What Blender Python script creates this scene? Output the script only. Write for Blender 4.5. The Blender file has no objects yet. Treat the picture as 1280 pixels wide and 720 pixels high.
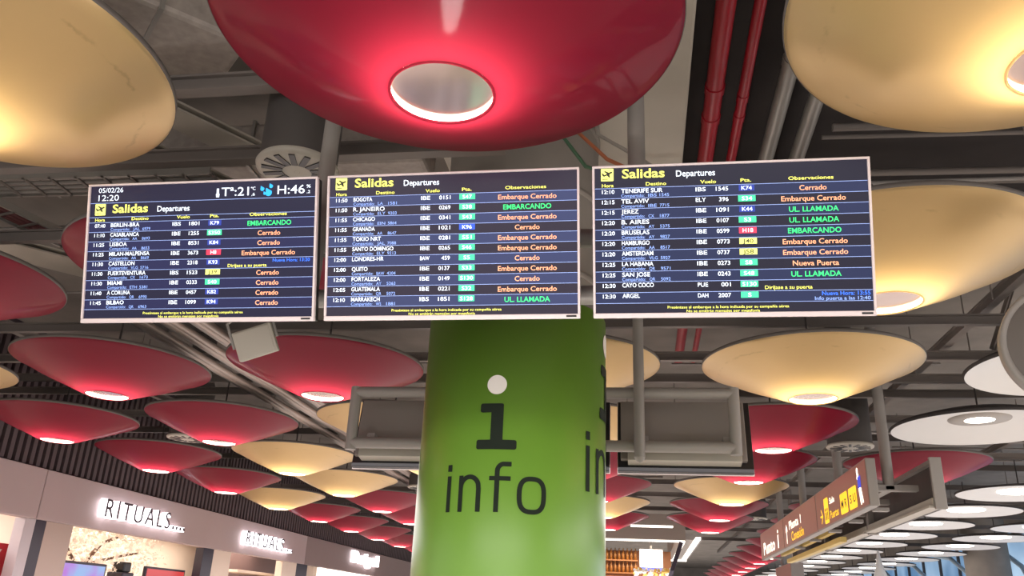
import bpy, bmesh, math, random
from mathutils import Vector, Matrix
random.seed(7)
S = bpy.context.scene
COL = S.collection
PI = math.pi

# ------------------------------------------------------------------ camera
YAW, PITCH, ROLL, FPX, CAMZ = .1603, .3756, .0444, 1038.0, 1.65
def cam_axes():
    f = Vector((-math.sin(YAW)*math.cos(PITCH), math.cos(YAW)*math.cos(PITCH), math.sin(PITCH)))
    r = Vector((math.cos(YAW), math.sin(YAW), 0)); u = r.cross(f)
    c, s = math.cos(ROLL), math.sin(ROLL)
    return r*c+u*s, u*c-r*s, f
R_, U_, F_ = cam_axes()
cd = bpy.data.cameras.new('camera'); cam = bpy.data.objects.new('camera', cd); COL.objects.link(cam)
cd.sensor_width = 36; cd.lens = FPX/1280*36; cd.clip_end = 300; cd.clip_start = .05
cam.matrix_world = Matrix(((R_.x, U_.x, -F_.x, 0), (R_.y, U_.y, -F_.y, 0), (R_.z, U_.z, -F_.z, CAMZ), (0, 0, 0, 1)))
S.camera = cam

# ------------------------------------------------------------------ world, lights, exposure
S.view_settings.view_transform = 'Standard'; S.view_settings.look = 'None'
S.view_settings.gamma = 1; S.view_settings.use_curve_mapping = False
S.view_settings.exposure = 0.0
W = bpy.data.worlds.new('world'); S.world = W; W.use_nodes = True
W.node_tree.nodes['Background'].inputs[0].default_value = (1.0, .955, .93, 1)
W.node_tree.nodes['Background'].inputs[1].default_value = 1.22
def area(name, loc, rot, sx, sy, power, color=(1, .95, .9)):
    l = bpy.data.lights.new(name, 'AREA'); l.shape = 'RECTANGLE'; l.size = sx; l.size_y = sy
    l.energy = power; l.color = color
    o = bpy.data.objects.new(name, l); COL.objects.link(o); o.location = loc; o.rotation_euler = rot
    return o
# unseen fill lights added behind the traveller and over the hall, brightening the floor
area('hall_fill_light', (-1, -7, 5.2), (0, 0, 0), 14, 8, 1900)
area('hall_fill_light', (12, 6, 5.0), (0, 0, 0), 10, 14, 1900)
area('hall_fill_light', (-3.6, 22, 3.05), (0, 0, 0), 10, 28, 2500, (1, .94, .93))
area('hall_fill_light', (12, 24, 3.05), (0, 0, 0), 13, 28, 3000, (1, .95, .93))
pl = bpy.data.lights.new('dish_highlight_light', 'POINT'); pl.energy = 130; pl.shadow_soft_size = .26; pl.color = (1, .95, .9)  # point light added to put a bright spot on the nearest red dish
po = bpy.data.objects.new('dish_highlight_light', pl); COL.objects.link(po); po.location = (-.79, 3.05, 1.06)
area('hall_fill_light', (1, 56, 3.05), (0, 0, 0), 20, 30, 3500, (1, .95, .93))  # one more added fill, for the far end of the hall
area('shop_downlight', (-13.2, 12, 3.5), (0, 0, 0), 2.5, 4, 260, (1, .93, .88))
# light inside the shops on the left and in the bar at the end
area('shop_downlight', (-13.5, 21.3, 3.5), (0, 0, 0), 2.2, 12, 520, (1, .9, .78))
area('shop_downlight', (-12.1, 26.0, 3.5), (0, 0, 0), 1.2, 3, 60, (1, .9, .78))
area('shop_downlight', (-12.1, 37, 3.5), (0, 0, 0), 1.2, 9, 500, (1, .96, .9))
area('bar_downlight', (-.2, 28, 3.85), (0, 0, 0), 2, 2, 90, (1, .85, .65))

# ------------------------------------------------------------------ materials
def lin(c):
    return tuple((v/255/12.92 if v <= 10 else ((v/255+.055)/1.055)**2.4) for v in c)
MATS = {}
def mat(name, rgb=(128, 128, 128), rough=.5, metal=0., emit=None, estr=0., noise=0., nscale=4., trans=0., coat=0., coat_rough=.2, bump=0., spec=.5, stretch=None, tcol=None):
    if name in MATS: return MATS[name]
    m = bpy.data.materials.new(name); m.use_nodes = True
    nt = m.node_tree; b = nt.nodes['Principled BSDF']; out = nt.nodes['Material Output']
    c = lin(rgb)
    b.inputs['Base Color'].default_value = (*c, 1); b.inputs['Roughness'].default_value = rough
    b.inputs['Metallic'].default_value = metal; b.inputs['Specular IOR Level'].default_value = spec
    b.inputs['Coat Weight'].default_value = coat; b.inputs['Coat Roughness'].default_value = coat_rough
    if emit is not None:
        b.inputs['Emission Color'].default_value = (*lin(emit), 1); b.inputs['Emission Strength'].default_value = estr
    colsock = None
    if noise or bump:
        tc = nt.nodes.new('ShaderNodeTexCoord'); n = nt.nodes.new('ShaderNodeTexNoise')
        n.inputs['Scale'].default_value = nscale; n.inputs['Detail'].default_value = 6
        src = tc.outputs['Object']
        if stretch:
            mp = nt.nodes.new('ShaderNodeMapping'); mp.inputs['Scale'].default_value = stretch
            nt.links.new(src, mp.inputs[0]); src = mp.outputs[0]
        nt.links.new(src, n.inputs['Vector'])
        if noise:
            r = nt.nodes.new('ShaderNodeMapRange'); r.inputs[1].default_value = .3; r.inputs[2].default_value = .7
            r.inputs[3].default_value = 1-noise; r.inputs[4].default_value = 1+noise
            nt.links.new(n.outputs['Fac'], r.inputs[0])
            mx = nt.nodes.new('ShaderNodeVectorMath'); mx.operation = 'SCALE'; mx.inputs[0].default_value = c
            nt.links.new(r.outputs[0], mx.inputs['Scale']); nt.links.new(mx.outputs[0], b.inputs['Base Color']); colsock = mx.outputs[0]
        if bump:
            bp = nt.nodes.new('ShaderNodeBump'); bp.inputs['Strength'].default_value = bump
            nt.links.new(n.outputs['Fac'], bp.inputs['Height']); nt.links.new(bp.outputs[0], b.inputs['Normal'])
    if trans:
        t = nt.nodes.new('ShaderNodeBsdfTranslucent'); t.inputs[0].default_value = (*c, 1)
        if tcol: t.inputs[0].default_value = (*lin(tcol), 1)
        elif colsock: nt.links.new(colsock, t.inputs[0])
        mix = nt.nodes.new('ShaderNodeMixShader'); mix.inputs[0].default_value = trans
        nt.links.new(b.outputs[0], mix.inputs[1]); nt.links.new(t.outputs[0], mix.inputs[2]); nt.links.new(mix.outputs[0], out.inputs[0])
    MATS[name] = m
    return m
M_RED = mat('red_lacquer', (114, 17, 40), .5, 0, trans=.34, tcol=(200, 52, 80), spec=.12, coat=.22, coat_rough=.09)
M_GOLD = mat('gold_lacquer', (202, 173, 126), .33, .5, trans=.33, tcol=(255, 220, 150), noise=.07, nscale=1.3, bump=.02)
_nt = M_GOLD.node_tree; _b = _nt.nodes['Principled BSDF']; _N = _nt.nodes.new; _L = _nt.links.new
_tc = _N('ShaderNodeTexCoord'); _sx = _N('ShaderNodeVectorMath'); _sx.operation = 'MULTIPLY'; _sx.inputs[1].default_value = (1, 1, 0); _L(_tc.outputs['Object'], _sx.inputs[0])
_ln = _N('ShaderNodeVectorMath'); _ln.operation = 'LENGTH'; _L(_sx.outputs[0], _ln.inputs[0])
_nz = _N('ShaderNodeTexNoise'); _nz.inputs['Scale'].default_value = 3; _nz.inputs['Detail'].default_value = 8; _nz.inputs['Roughness'].default_value = .7; _L(_tc.outputs['Object'], _nz.inputs['Vector'])
_ad = _N('ShaderNodeMath'); _ad.operation = 'MULTIPLY_ADD'; _ad.inputs[1].default_value = .16; _L(_nz.outputs['Fac'], _ad.inputs[0]); _L(_ln.outputs['Value'], _ad.inputs[2])
_d = _N('ShaderNodeMath'); _d.operation = 'SUBTRACT'; _d.inputs[1].default_value = 1.06; _L(_ad.outputs[0], _d.inputs[0])
_a = _N('ShaderNodeMath'); _a.operation = 'ABSOLUTE'; _L(_d.outputs[0], _a.inputs[0])
_m = _N('ShaderNodeMapRange'); _m.inputs[1].default_value = 0; _m.inputs[2].default_value = .014; _m.inputs[3].default_value = 1; _m.inputs[4].default_value = 0; _L(_a.outputs[0], _m.inputs[0])
_n2 = _N('ShaderNodeTexNoise'); _n2.inputs['Scale'].default_value = 5; _n2.inputs['Detail'].default_value = 5; _L(_tc.outputs['Object'], _n2.inputs['Vector'])
_t = _N('ShaderNodeMapRange'); _t.inputs[1].default_value = .5; _t.inputs[2].default_value = .62; _t.inputs[3].default_value = 0; _t.inputs[4].default_value = .45; _L(_n2.outputs['Fac'], _t.inputs[0])
_k = _N('ShaderNodeMath'); _k.operation = 'MULTIPLY'; _L(_m.outputs[0], _k.inputs[0]); _L(_t.outputs[0], _k.inputs[1])
_mx = _N('ShaderNodeMixRGB'); _mx.inputs[2].default_value = (*lin((116, 92, 62)), 1); _L(_k.outputs[0], _mx.inputs[0]); _L(_b.inputs['Base Color'].links[0].from_socket, _mx.inputs[1]); _L(_mx.outputs[0], _b.inputs['Base Color'])
M_WHITE = mat('white_lacquer', (206, 205, 204), .5)
M_BAND = mat('grey_rim', (98, 92, 88), .6)
M_COVER = mat('dark_cover', (58, 54, 54), .8)
M_PLATE = mat('satin_plate', (186, 166, 160), .16, .6)
M_RING = mat('lamp_glow', (255, 250, 240), .5, emit=(255, 240, 222), estr=7)
M_TUBE = mat('ring_tube', (255, 250, 240), .5, emit=(255, 236, 214), estr=14)
M_LENS = mat('lamp_lens', (255, 250, 240), .5, emit=(255, 246, 232), estr=5)
M_LENSOFF = mat('lamp_lens_grey', (150, 144, 138), .5)
M_STEEL = mat('grey_steel', (140, 135, 131), .5, .1)
M_DKSTEEL = mat('dark_steel', (74, 69, 67), .6, .1)
M_RAIL = mat('rail_paint', (112, 104, 99), .6)
M_CONC = mat('concrete', (126, 119, 112), .85, noise=.18, nscale=1.2, bump=.05)
M_BEAM = mat('pale_concrete', (176, 168, 156), .85, noise=.08, nscale=1.5)
M_DARKP = mat('recess_shade', (44, 38, 37), .9, noise=.15, nscale=3)
M_DUCT = mat('duct_foil', (158, 148, 140), .5, .2, noise=.15, nscale=14, bump=.25)
M_REDPIPE = mat('red_pipe', (150, 22, 36), .35)
M_GALV = mat('galvanised', (150, 146, 140), .4, .5)
M_WHITEB = mat('pale_bezel', (226, 214, 216), .4)
M_BLACK = mat('black_plastic', (22, 20, 24), .4)
M_SCREEN = mat('screen_glass', (10, 10, 16), .25, emit=(30, 28, 50), estr=1.0, spec=.3)
M_SCRROW = mat('screen_row', (10, 10, 20), .25, emit=(40, 50, 90), estr=1.0, spec=.3)
M_GREEN = mat('green_vinyl', (106, 150, 50), .36, coat=.3, coat_rough=.3)
M_INK = mat('dark_ink', (28, 36, 28), .7, spec=.15)
M_DOT = mat('white_ink', (226, 222, 216), .5)
M_FASC = mat('fascia_panel', (176, 158, 158), .6, noise=.03, nscale=.6)
M_FASC2 = mat('fascia_panel_brown', (140, 122, 120), .6, noise=.03, nscale=.6)
M_SLAT = mat('dark_batten', (84, 71, 74), .6)
M_SLATBK = mat('batten_backing', (58, 46, 51), .8)
M_GLOWL = mat('letter_glow', (255, 255, 255), .5, emit=(255, 250, 255), estr=3.5)
M_LFACE = mat('letter_face', (70, 58, 68), .5)
M_BROWN = mat('sign_brown', (158, 112, 102), .5)
M_SIGNY = mat('sign_yellow', (240, 200, 40), .5, emit=(250, 205, 40), estr=.9)
M_SIGNW = mat('sign_white', (250, 245, 235), .5, emit=(255, 250, 235), estr=1.3)
M_SIGNB = mat('sign_blue', (40, 50, 160), .5, emit=(60, 80, 220), estr=.8)
M_SIGNK = mat('sign_black', (40, 34, 20), .5)
M_FLOOR = mat('pale_floor', (204, 198, 192), .25, noise=.04, nscale=.7)
M_CREAM = mat('cream_wall', (222, 204, 188), .6, noise=.03, nscale=1)
M_BEIGE = mat('beige_panel', (178, 158, 148), .6)
M_DKPOST = mat('navy_post', (40, 32, 48), .4)
M_BLOSS = mat('blossom', (255, 244, 232), .7, trans=.3)
M_BARK = mat('bark', (110, 84, 70), .8)
M_LED = mat('led_strip', (255, 255, 250), .5, emit=(255, 248, 236), estr=2)
M_BOTTLE = mat('amber_glass', (170, 110, 50), .15, noise=.3, nscale=6)
M_WOOD = mat('shelf_wood', (160, 104, 60), .5, emit=None)
M_BLUEGL = mat('blue_daylight_glass', (90, 130, 170), .2, emit=(96, 140, 180), estr=.8)
_nt = M_BLUEGL.node_tree; _b = _nt.nodes['Principled BSDF']; _tc = _nt.nodes.new('ShaderNodeTexCoord'); _n = _nt.nodes.new('ShaderNodeTexNoise'); _n.inputs['Scale'].default_value = .35
_r = _nt.nodes.new('ShaderNodeValToRGB'); _r.color_ramp.elements[0].position = .35; _r.color_ramp.elements[1].position = .68
_r.color_ramp.elements[0].color = (*lin((84, 122, 160)), 1); _r.color_ramp.elements[1].color = (*lin((190, 218, 240)), 1)
_nt.links.new(_tc.outputs['Object'], _n.inputs['Vector']); _nt.links.new(_n.outputs['Fac'], _r.inputs[0]); _nt.links.new(_r.outputs[0], _b.inputs['Emission Color'])
M_PAD = mat('grey_cabinet', (166, 160, 150), .5)

# ------------------------------------------------------------------ mesh helpers
class MB:
    def __init__(s): s.v = []; s.f = []; s.sm = []
    def add(s, verts, faces, smooth=False):
        o = len(s.v); s.v += [tuple(v) for v in verts]
        s.f += [tuple(i+o for i in f) for f in faces]; s.sm += [smooth]*len(faces); return s
    def box(s, a, b, M=None, bev=0.):
        (x0, y0, z0), (x1, y1, z1) = a, b
        if bev:
            bm = bmesh.new(); bmesh.ops.create_cube(bm, size=1)
            for v in bm.verts: v.co = Vector(((x0+x1)/2+v.co.x*(x1-x0), (y0+y1)/2+v.co.y*(y1-y0), (z0+z1)/2+v.co.z*(z1-z0)))
            bmesh.ops.bevel(bm, geom=bm.edges[:], offset=bev, segments=2, affect='EDGES', profile=.5)
            bm.verts.index_update()
            vs = [v.co.copy() for v in bm.verts]; fs = [[v.index for v in f.verts] for f in bm.faces]; bm.free()
        else:
            vs = [Vector(p) for p in ((x0, y0, z0), (x1, y0, z0), (x1, y1, z0), (x0, y1, z0), (x0, y0, z1), (x1, y0, z1), (x1, y1, z1), (x0, y1, z1))]
            fs = [(0, 3, 2, 1), (4, 5, 6, 7), (0, 1, 5, 4), (1, 2, 6, 5), (2, 3, 7, 6), (3, 0, 4, 7)]
        if M: vs = [M @ v for v in vs]
        return s.add(vs, fs)
    def tube(s, pts, r, n=12, caps=True):
        pts = [Vector(p) for p in pts]; rs = r if isinstance(r, (list, tuple)) else [r]*len(pts)
        vs, fs = [], []
        prev = None
        for i, p in enumerate(pts):
            d = (pts[min(i+1, len(pts)-1)]-pts[max(i-1, 0)]).normalized()
            if prev is None:
                a = d.cross(Vector((0, 0, 1)) if abs(d.z) < .9 else Vector((1, 0, 0))).normalized()
            else: a = (prev-d*prev.dot(d)).normalized()
            prev = a; b = d.cross(a)
            for k in range(n): vs.append(p+(a*math.cos(2*PI*k/n)+b*math.sin(2*PI*k/n))*rs[i])
        for i in range(len(pts)-1):
            for k in range(n): fs.append((i*n+k, i*n+(k+1) % n, (i+1)*n+(k+1) % n, (i+1)*n+k))
        s.add(vs, fs, True)
        if caps:
            L = len(pts)-1
            s.add(vs[:n], [tuple(range(n))[::-1]]); s.add(vs[L*n:], [tuple(range(n))])
        return s
    def lathe(s, prof, n=64, c=(0, 0, 0), smooth=True):
        vs, fs = [], []; m = len(prof)
        for k in range(n):
            a = 2*PI*k/n
            for r, z in prof: vs.append((c[0]+r*math.cos(a), c[1]+r*math.sin(a), c[2]+z))
        for k in range(n):
            for j in range(m-1):
                a, b = k*m+j, ((k+1) % n)*m+j
                fs.append((a, b, b+1, a+1))
        return s.add(vs, fs, smooth)
    def disc(s, r, z, n=64, c=(0, 0)):
        return s.add([(c[0]+r*math.cos(2*PI*k/n), c[1]+r*math.sin(2*PI*k/n), z) for k in range(n)], [tuple(range(n))])
    def mesh(s, name, m):
        me = bpy.data.meshes.new(name); me.from_pydata(s.v, [], s.f)
        me.polygons.foreach_set('use_smooth', s.sm); me.materials.append(m); me.update(); return me
    def build(s, name, m, parent=None):
        o = bpy.data.objects.new(name, s.mesh(name, m)); COL.objects.link(o)
        if parent: o.parent = parent
        return o
def tag(o, label=None, cat=None, group=None, kind=None):
    if label: o['label'] = label
    if cat: o['category'] = cat
    if group: o['group'] = group
    if kind: o['kind'] = kind
    return o
def thing(name, label, cat, loc=(0, 0, 0), rot=(0, 0, 0), group=None):
    o = bpy.data.objects.new(name, None); COL.objects.link(o); o.location = loc; o.rotation_euler = rot
    o.empty_display_size = .1
    return tag(o, label, cat, group)
def struct(o, label=None): return tag(o, label=label, kind='structure')
def copy_tree(o, parent=None):
    c = o.copy(); COL.objects.link(c); c.parent = parent
    for ch in list(o.children): copy_tree(ch, c)
    return c

# ------------------------------------------------------------------ lettering (built-in font, glyphs cached)
GL = {}
def _eval(body, bold):
    cu = bpy.data.curves.new('t', 'FONT'); cu.body = body; cu.size = 1; cu.resolution_u = 3; cu.offset = bold
    cu.fill_mode = 'FRONT'
    o = bpy.data.objects.new('t', cu); COL.objects.link(o)
    me = bpy.data.meshes.new_from_object(o.evaluated_get(bpy.context.evaluated_depsgraph_get()))
    vs = [(v.co.x, v.co.y) for v in me.vertices]; fs = [tuple(p.vertices) for p in me.polygons]
    bpy.data.objects.remove(o); bpy.data.curves.remove(cu); bpy.data.meshes.remove(me)
    return vs, fs
def width(vs): return max(v[0] for v in vs)-min(v[0] for v in vs)
def glyph(ch, bold):
    k = (ch, bold)
    if k not in GL:
        ii = ('II', bold)
        if ii not in GL: GL[ii] = width(_eval('II', bold)[0]); GL[('H', 'h', bold)] = max(v[1] for v in _eval('H', bold)[0])
        adv = width(_eval('I'+ch+'I', bold)[0])-GL[ii]
        vs, fs = ([], []) if ch == ' ' else _eval(ch, bold)
        GL[k] = (vs, fs, adv)
    return GL[k]
def text_flat(txt, cap, x=0., y=0., align='L', wid=None, bold=0., sx=1., track=0.):
    """verts (x, y) and faces; y is the baseline; cap = cap height"""
    glyph('H', bold); sc = cap/GL[('H', 'h', bold)]
    V, F = [], []; cx = 0
    for ch in txt:
        vs, fs, adv = glyph(ch, bold); o = len(V)
        V += [(v[0]+cx, v[1]) for v in vs]; F += [tuple(i+o for i in f) for f in fs]; cx += adv+track
    if not V: return [], []
    x0 = min(v[0] for v in V); x1 = max(v[0] for v in V)
    kx = sc*sx if wid is None else wid/(x1-x0)
    w = (x1-x0)*kx
    ox = x-(0 if align == 'L' else w/2 if align == 'C' else w)
    return [((v[0]-x0)*kx+ox, v[1]*sc+y) for v in V], F
def text_solid(txt, cap, depth, bold=0., wid=None, align='L', sx=1., track=0.):
    """extruded letters in the XZ plane, front at y=0, body to +y"""
    V, F = text_flat(txt, cap, bold=bold, wid=wid, align=align, sx=sx, track=track)
    bm = bmesh.new(); bv = [bm.verts.new((v[0], 0, v[1])) for v in V]
    for f in F:
        try: bm.faces.new([bv[i] for i in f])
        except ValueError: pass
    bmesh.ops.remove_doubles(bm, verts=bm.verts[:], dist=1e-5)
    r = bmesh.ops.extrude_face_region(bm, geom=bm.faces[:], use_keep_orig=True)
    for e in r['geom']:
        if isinstance(e, bmesh.types.BMVert): e.co.y += depth
    bmesh.ops.recalc_face_normals(bm, faces=bm.faces[:])
    bm.verts.index_update()
    out = [v.co[:] for v in bm.verts], [tuple(v.index for v in f.verts) for f in bm.faces]; bm.free()
    return out

# ================================================================== STRUCTURE
floor = MB().box((-16, -12, -.2), (45, 90, 0)).build('floor', M_FLOOR); struct(floor)
ceil_ = MB().box((-16, -12, 6.3), (45, 90, 6.6)).build('ceiling', M_CONC); struct(ceil_)
wb = MB().box((-16, 80, 0), (45, 80.4, 6.3)).build('wall_back', M_CONC); struct(wb)
# slatted wall above the shop fascias
s = MB(); y = 4.0
while y < 60:
    s.box((-11.16, y, 3.87), (-11.05, y+.1, 6.0)); y += .19
b = MB().box((-11.4, 4, 3.87), (-11.16, 60, 6.3)).build('wall_left', M_SLATBK); struct(b)
t = s.build('trim_1', M_SLAT); struct(t)
# shop interiors (back wall, ceiling, party walls)
m = MB().box((-15.4, 6, 0), (-15.2, 60, 3.8)).build('wall_left_shop', M_CREAM); struct(m)
m = MB().box((-15.4, 6, 3.62), (-11.3, 60, 3.8)).build('ceiling_shop', M_CREAM); struct(m)

# ceiling: pale beam, dark panel painting the unlit recess, rails, pipes
m = MB().box((-1.75, -4, 5.55), (.43, 9.0, 6.3), bev=.02).build('ceiling_beam', M_BEAM); struct(m)
m = MB().box((.43, -4, 6.02), (5.4, 8.9, 6.29)).build('ceiling_recess_shade', M_DARKP); struct(m)

# ================================================================== CEILING DISHES
h = 2.3
X0, Y0, SX, SY = -3.9955*h, 1.4124*h, 1.2008*h, 1.2737*h
ZN, DZ, RR, RN = 1.65+h, .16*h, .5*h, .111*h
RAILZ = 4.86
def pt(i, j): return X0+i*SX, Y0+j*SY
def project(p):
    d = Vector(p)-Vector((0, 0, CAMZ)); dz = d.dot(F_)
    return (640+FPX*d.dot(R_)/dz, 360-FPX*d.dot(U_)/dz) if dz > 0 else (-9999, 0)
prof = [(RN, 0), (RN*1.22, DZ*.05), (RN*1.6, DZ*.155), (RR*.46, DZ*.29), (RR*.6, DZ*.455), (RR*.73, DZ*.63), (RR*.84, DZ*.79), (RR*.93, DZ*.915), (RR*.985, DZ*.985), (RR, DZ*1.02)]
BZ = DZ*1.02
shell = MB().lathe(prof, 96)
band = MB().lathe([(RR+.001, BZ), (RR+.006, BZ+.005), (RR+.004, BZ+.034), (RR-.01, BZ+.042), (RR*.93, BZ+.05)], 96)
cover = MB().lathe([(RR*.985, BZ-.012), (RR*.94, BZ+.045), (RR*.5, BZ+.075), (.03, BZ+.09)], 48)
collar = MB().lathe([(RN-.004, .004), (RN-.004, .03)], 64)
tubem = MB().lathe([(RN-.004, .034), (RN-.004, .20), (RN-.03, .21), (.01, .21)], 48)
lip = MB().lathe([(RN+.001, -.001), (RN+.001, -.006), (RN-.012, -.006), (RN-.012, .004)], 64)
plate = MB().disc(RN-.006, .028)
rodm = MB().tube([(0, 0, BZ+.08), (0, 0, RAILZ-ZN+.1)], .012, 8)
def colour_dish(name, M, label, cat):
    r = thing(name, label, cat, (0, 0, ZN))
    shell.build('shell', M, r); tag(band.build('rim_band', M_BAND, r), 'grey rim band')
    tag(cover.build('top_cover', M_COVER, r), 'dark grey top cover')
    tag(collar.build('light_ring', M_RING, r), 'glowing light ring'); lip.build('lip', M, r); tubem.build('lamp_housing', M_TUBE, r)
    tag(plate.build('lamp_plate', M_PLATE, r), 'satin grey lamp plate'); rodm.build('suspension_rod', M_DKSTEEL, r)
    return r
def white_parts(d):
    wp = [(RR*.985, 0), (RR*.9, .035*d), (RR*.72, .095*d), (RR*.5, .155*d), (RR*.36, .185*d), (.2, .2*d)]
    top = .2*d+.02
    return (MB().lathe(wp, 72), MB().lathe([(RR*.985, -.004), (RR*1.0, .03), (RR*.93, .03+.06*d), (RR*.6, .06+.16*d), (.24, .06+.2*d), (.02, .07+.2*d)], 72),
            MB().lathe([(.40, .2*d-.002), (.39, .2*d-.022), (.19, .2*d-.028)], 48), MB().disc(.19, .2*d-.030, 40), MB().tube([(0, 0, .06+.2*d), (0, 0, RAILZ-WZ+.1)], .012, 8))
WZ = 1.65+1.145*h            # rim level of the white dishes
def white_dish(name, label, cat, lit=True):
    wshell, wcov, wring, wlens, wrod = white_parts(.28 if lit else .75)
    r = thing(name, label, cat, (0, 0, WZ))
    wshell.build('shell', M_WHITE, r); tag(wcov.build('top_cover', M_COVER, r), 'dark grey top cover')
    tag(wring.build('lamp_surround', M_LENS if lit else M_LENSOFF, r), 'glowing lamp surround' if lit else 'grey louvred lamp surround')
    tag(wlens.build('lamp', M_LENS, r), 'bright lamp'); wrod.build('suspension_rod', M_DKSTEEL, r)
    return r
ORD = ['first', 'second', 'third', 'fourth', 'fifth', 'sixth', 'seventh', 'eighth', 'ninth', 'tenth', 'eleventh', 'twelfth', 'thirteenth', 'fourteenth', 'fifteenth', 'sixteenth', 'seventeenth', 'eighteenth', 'nineteenth', 'twentieth']
COLN = {0: 'row beside the slatted shop wall', 1: 'second row out from the shop wall', 2: 'third row out from the shop wall', 3: 'row in line with the green column', 4: 'row just right of the green column', 5: 'row above the brown hanging signs'}
HAND = {
 (2, 0): 'huge gold dish lamp with scuffs, above the left departures board', (3, 0): 'huge red dish lamp above the middle departures board',
 (4, 0): 'huge gold dish lamp above the right departures board', (1, 1): 'red dish lamp cut by the left edge beside the left departures board',
 (2, 1): 'red dish lamp mostly hidden behind the left departures board', (4, 1): 'large gold dish lamp peeking out right of the right departures board',
 (0, 2): 'gold dish lamp just showing at the left edge', (1, 2): 'red dish lamp under the left end of the left departures board',
 (2, 2): 'red dish lamp behind the tilted grey loudspeaker box', (3, 2): 'gold dish lamp half hidden behind the top of the green column',
 (4, 2): 'whole gold dish lamp below the right departures board', (2, 3): 'gold dish lamp at the left end of the grey bracket frame',
 (3, 3): 'gold dish lamp seen in the slit between rear monitors', (4, 3): 'red dish lamp at the right end of the rear monitors',
 (3, 4): 'red dish lamp directly under the slit of the rear monitors', (2, 4): 'gold dish lamp just left of the green column',
 (5, 4): 'red dish lamp behind the grey back of the hanging sign'}
RED, GOLD, WHITE = 'r', 'g', 'w'
lay = {(2, 0): 'g', (3, 0): 'r', (4, 0): 'g', (1, 1): 'r', (2, 1): 'r', (4, 1): 'g', (0, 2): 'g', (1, 2): 'r', (2, 2): 'r', (3, 2): 'g', (4, 2): 'g', (5, 2): 'w',
       (0, 3): 'r', (1, 3): 'r', (2, 3): 'g', (3, 3): 'g', (4, 3): 'r', (5, 3): 'w', (0, 4): 'r', (1, 4): 'g', (2, 4): 'g', (3, 4): 'r', (4, 4): 'r', (5, 4): 'r',
       (0, 5): 'r', (1, 5): 'g', (3, 5): 'r', (4, 5): 'g', (0, 6): 'g', (1, 6): 'r', (3, 6): 'g', (4, 6): 'r', (0, 7): 'r', (1, 7): 'r', (3, 7): 'r', (4, 7): 'r',
       (0, 8): 'r', (0, 9): 'r', (0, 10): 'r', (0, 11): 'r'}
for j in range(6, 17): lay[(5, j)] = 'r'
for i in range(6, 8):
    for j in range(4, 19):
        x, y = pt(i, j); px, py = project((x, y, WZ))
        if -60 < px < 1340 and py < 745 and not (i == 6 and j == 4): lay[(i, j)] = 'w'
protos = {}
count = {}
names = {'r': 'red', 'g': 'gold', 'w': 'white'}
for (i, j) in sorted(lay, key=lambda k: (k[0], k[1])):
    k = lay[(i, j)]; x, y = pt(i, j)
    if k != 'w': count[i] = count.get(i, 0)+1; n = count[i]
    else: count[(i, 'w')] = count.get((i, 'w'), 0)+1; n = count[(i, 'w')]
    if (i, j) in HAND: lab = HAND[(i, j)]
    elif k == 'w':
        if i == 5: lab = ['white dish lamp right of the gold dishes, behind the round grey panel', 'large white dish lamp with a grey louvred lamp, right edge'][n-1]
        else: lab = 'white lit dish lamp, %s from front, %s row right of the signs' % (ORD[n-1], ORD[i-6])
    else: lab = '%s dish lamp, %s from the front in the %s' % (names[k], ORD[n-1], COLN[i])
    key = k if not (k == 'w' and i == 5) else 'w0'
    if key not in protos:
        protos[key] = colour_dish('ceiling_dish_lamp', M_RED if k == 'r' else M_GOLD, lab, 'ceiling lamp') if k != 'w' else white_dish('ceiling_dish_lamp', lab, 'ceiling lamp', key == 'w')
        o = protos[key]
    else: o = copy_tree(protos[key])
    o['label'] = lab; o['category'] = 'ceiling lamp'; o['group'] = names[k]+' dish lamps under the ceiling'
    o.location = (x, y, ZN if k != 'w' else WZ)
# the bright reflection on the nearest red dish comes from the point light added below it

# ================================================================== GREEN INFO COLUMN
CX, CY, CR = -.935, 6.17, .69
col = thing('information_column', 'round column wrapped in bright green vinyl with info lettering', 'column', (CX, CY, 0))
MB().lathe([(CR-.05, 0), (CR, .001), (CR, 3.80), (CR-.06, 3.801)], 128).build('green_cladding', M_GREEN, col)
core = MB().lathe([(CR-.06, 3.79), (CR-.06, 6.3)], 96)
for z in (4.05, 4.75, 5.4): core.lathe([(CR-.062, z), (CR-.045, z+.005), (CR-.045, z+.05), (CR-.062, z+.055)], 96)
tag(core.build('column_shaft', M_CONC, col), 'bare concrete shaft above the green wrap')
def wrap(V, F, ang0, zb, name, m, off=.004):
    """flat lettering (x = arc length in metres, y = height) bent round the column, centred on angle ang0"""
    bm = bmesh.new(); bv = [bm.verts.new((v[0], v[1], 0)) for v in V]
    for f in F:
        try: bm.faces.new([bv[i] for i in f])
        except ValueError: pass
    x = min(v[0] for v in V); x1 = max(v[0] for v in V)
    while x < x1:
        x += .03
        bmesh.ops.bisect_plane(bm, geom=bm.verts[:]+bm.edges[:]+bm.faces[:], plane_co=(x, 0, 0), plane_no=(1, 0, 0))
    for v in bm.verts:
        a = ang0+v.co.x/CR; r = CR+off
        v.co = Vector((r*math.sin(a), -r*math.cos(a), zb+v.co.y))
    bm.normal_update(); me = bpy.data.meshes.new(name); bm.to_mesh(me); bm.free(); me.materials.append(m)
    o = bpy.data.objects.new(name, me); COL.objects.link(o); o.parent = col; return o
def rrect(x0, y0, x1, y1, r=.012, n=5):
    p = []
    for cx, cy, a0 in ((x1-r, y1-r, 0), (x0+r, y1-r, 90), (x0+r, y0+r, 180), (x1-r, y0+r, 270)):
        for k in range(n): a = math.radians(a0+90*k/(n-1)); p.append((cx+r*math.cos(a), cy+r*math.sin(a)))
    return p
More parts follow.
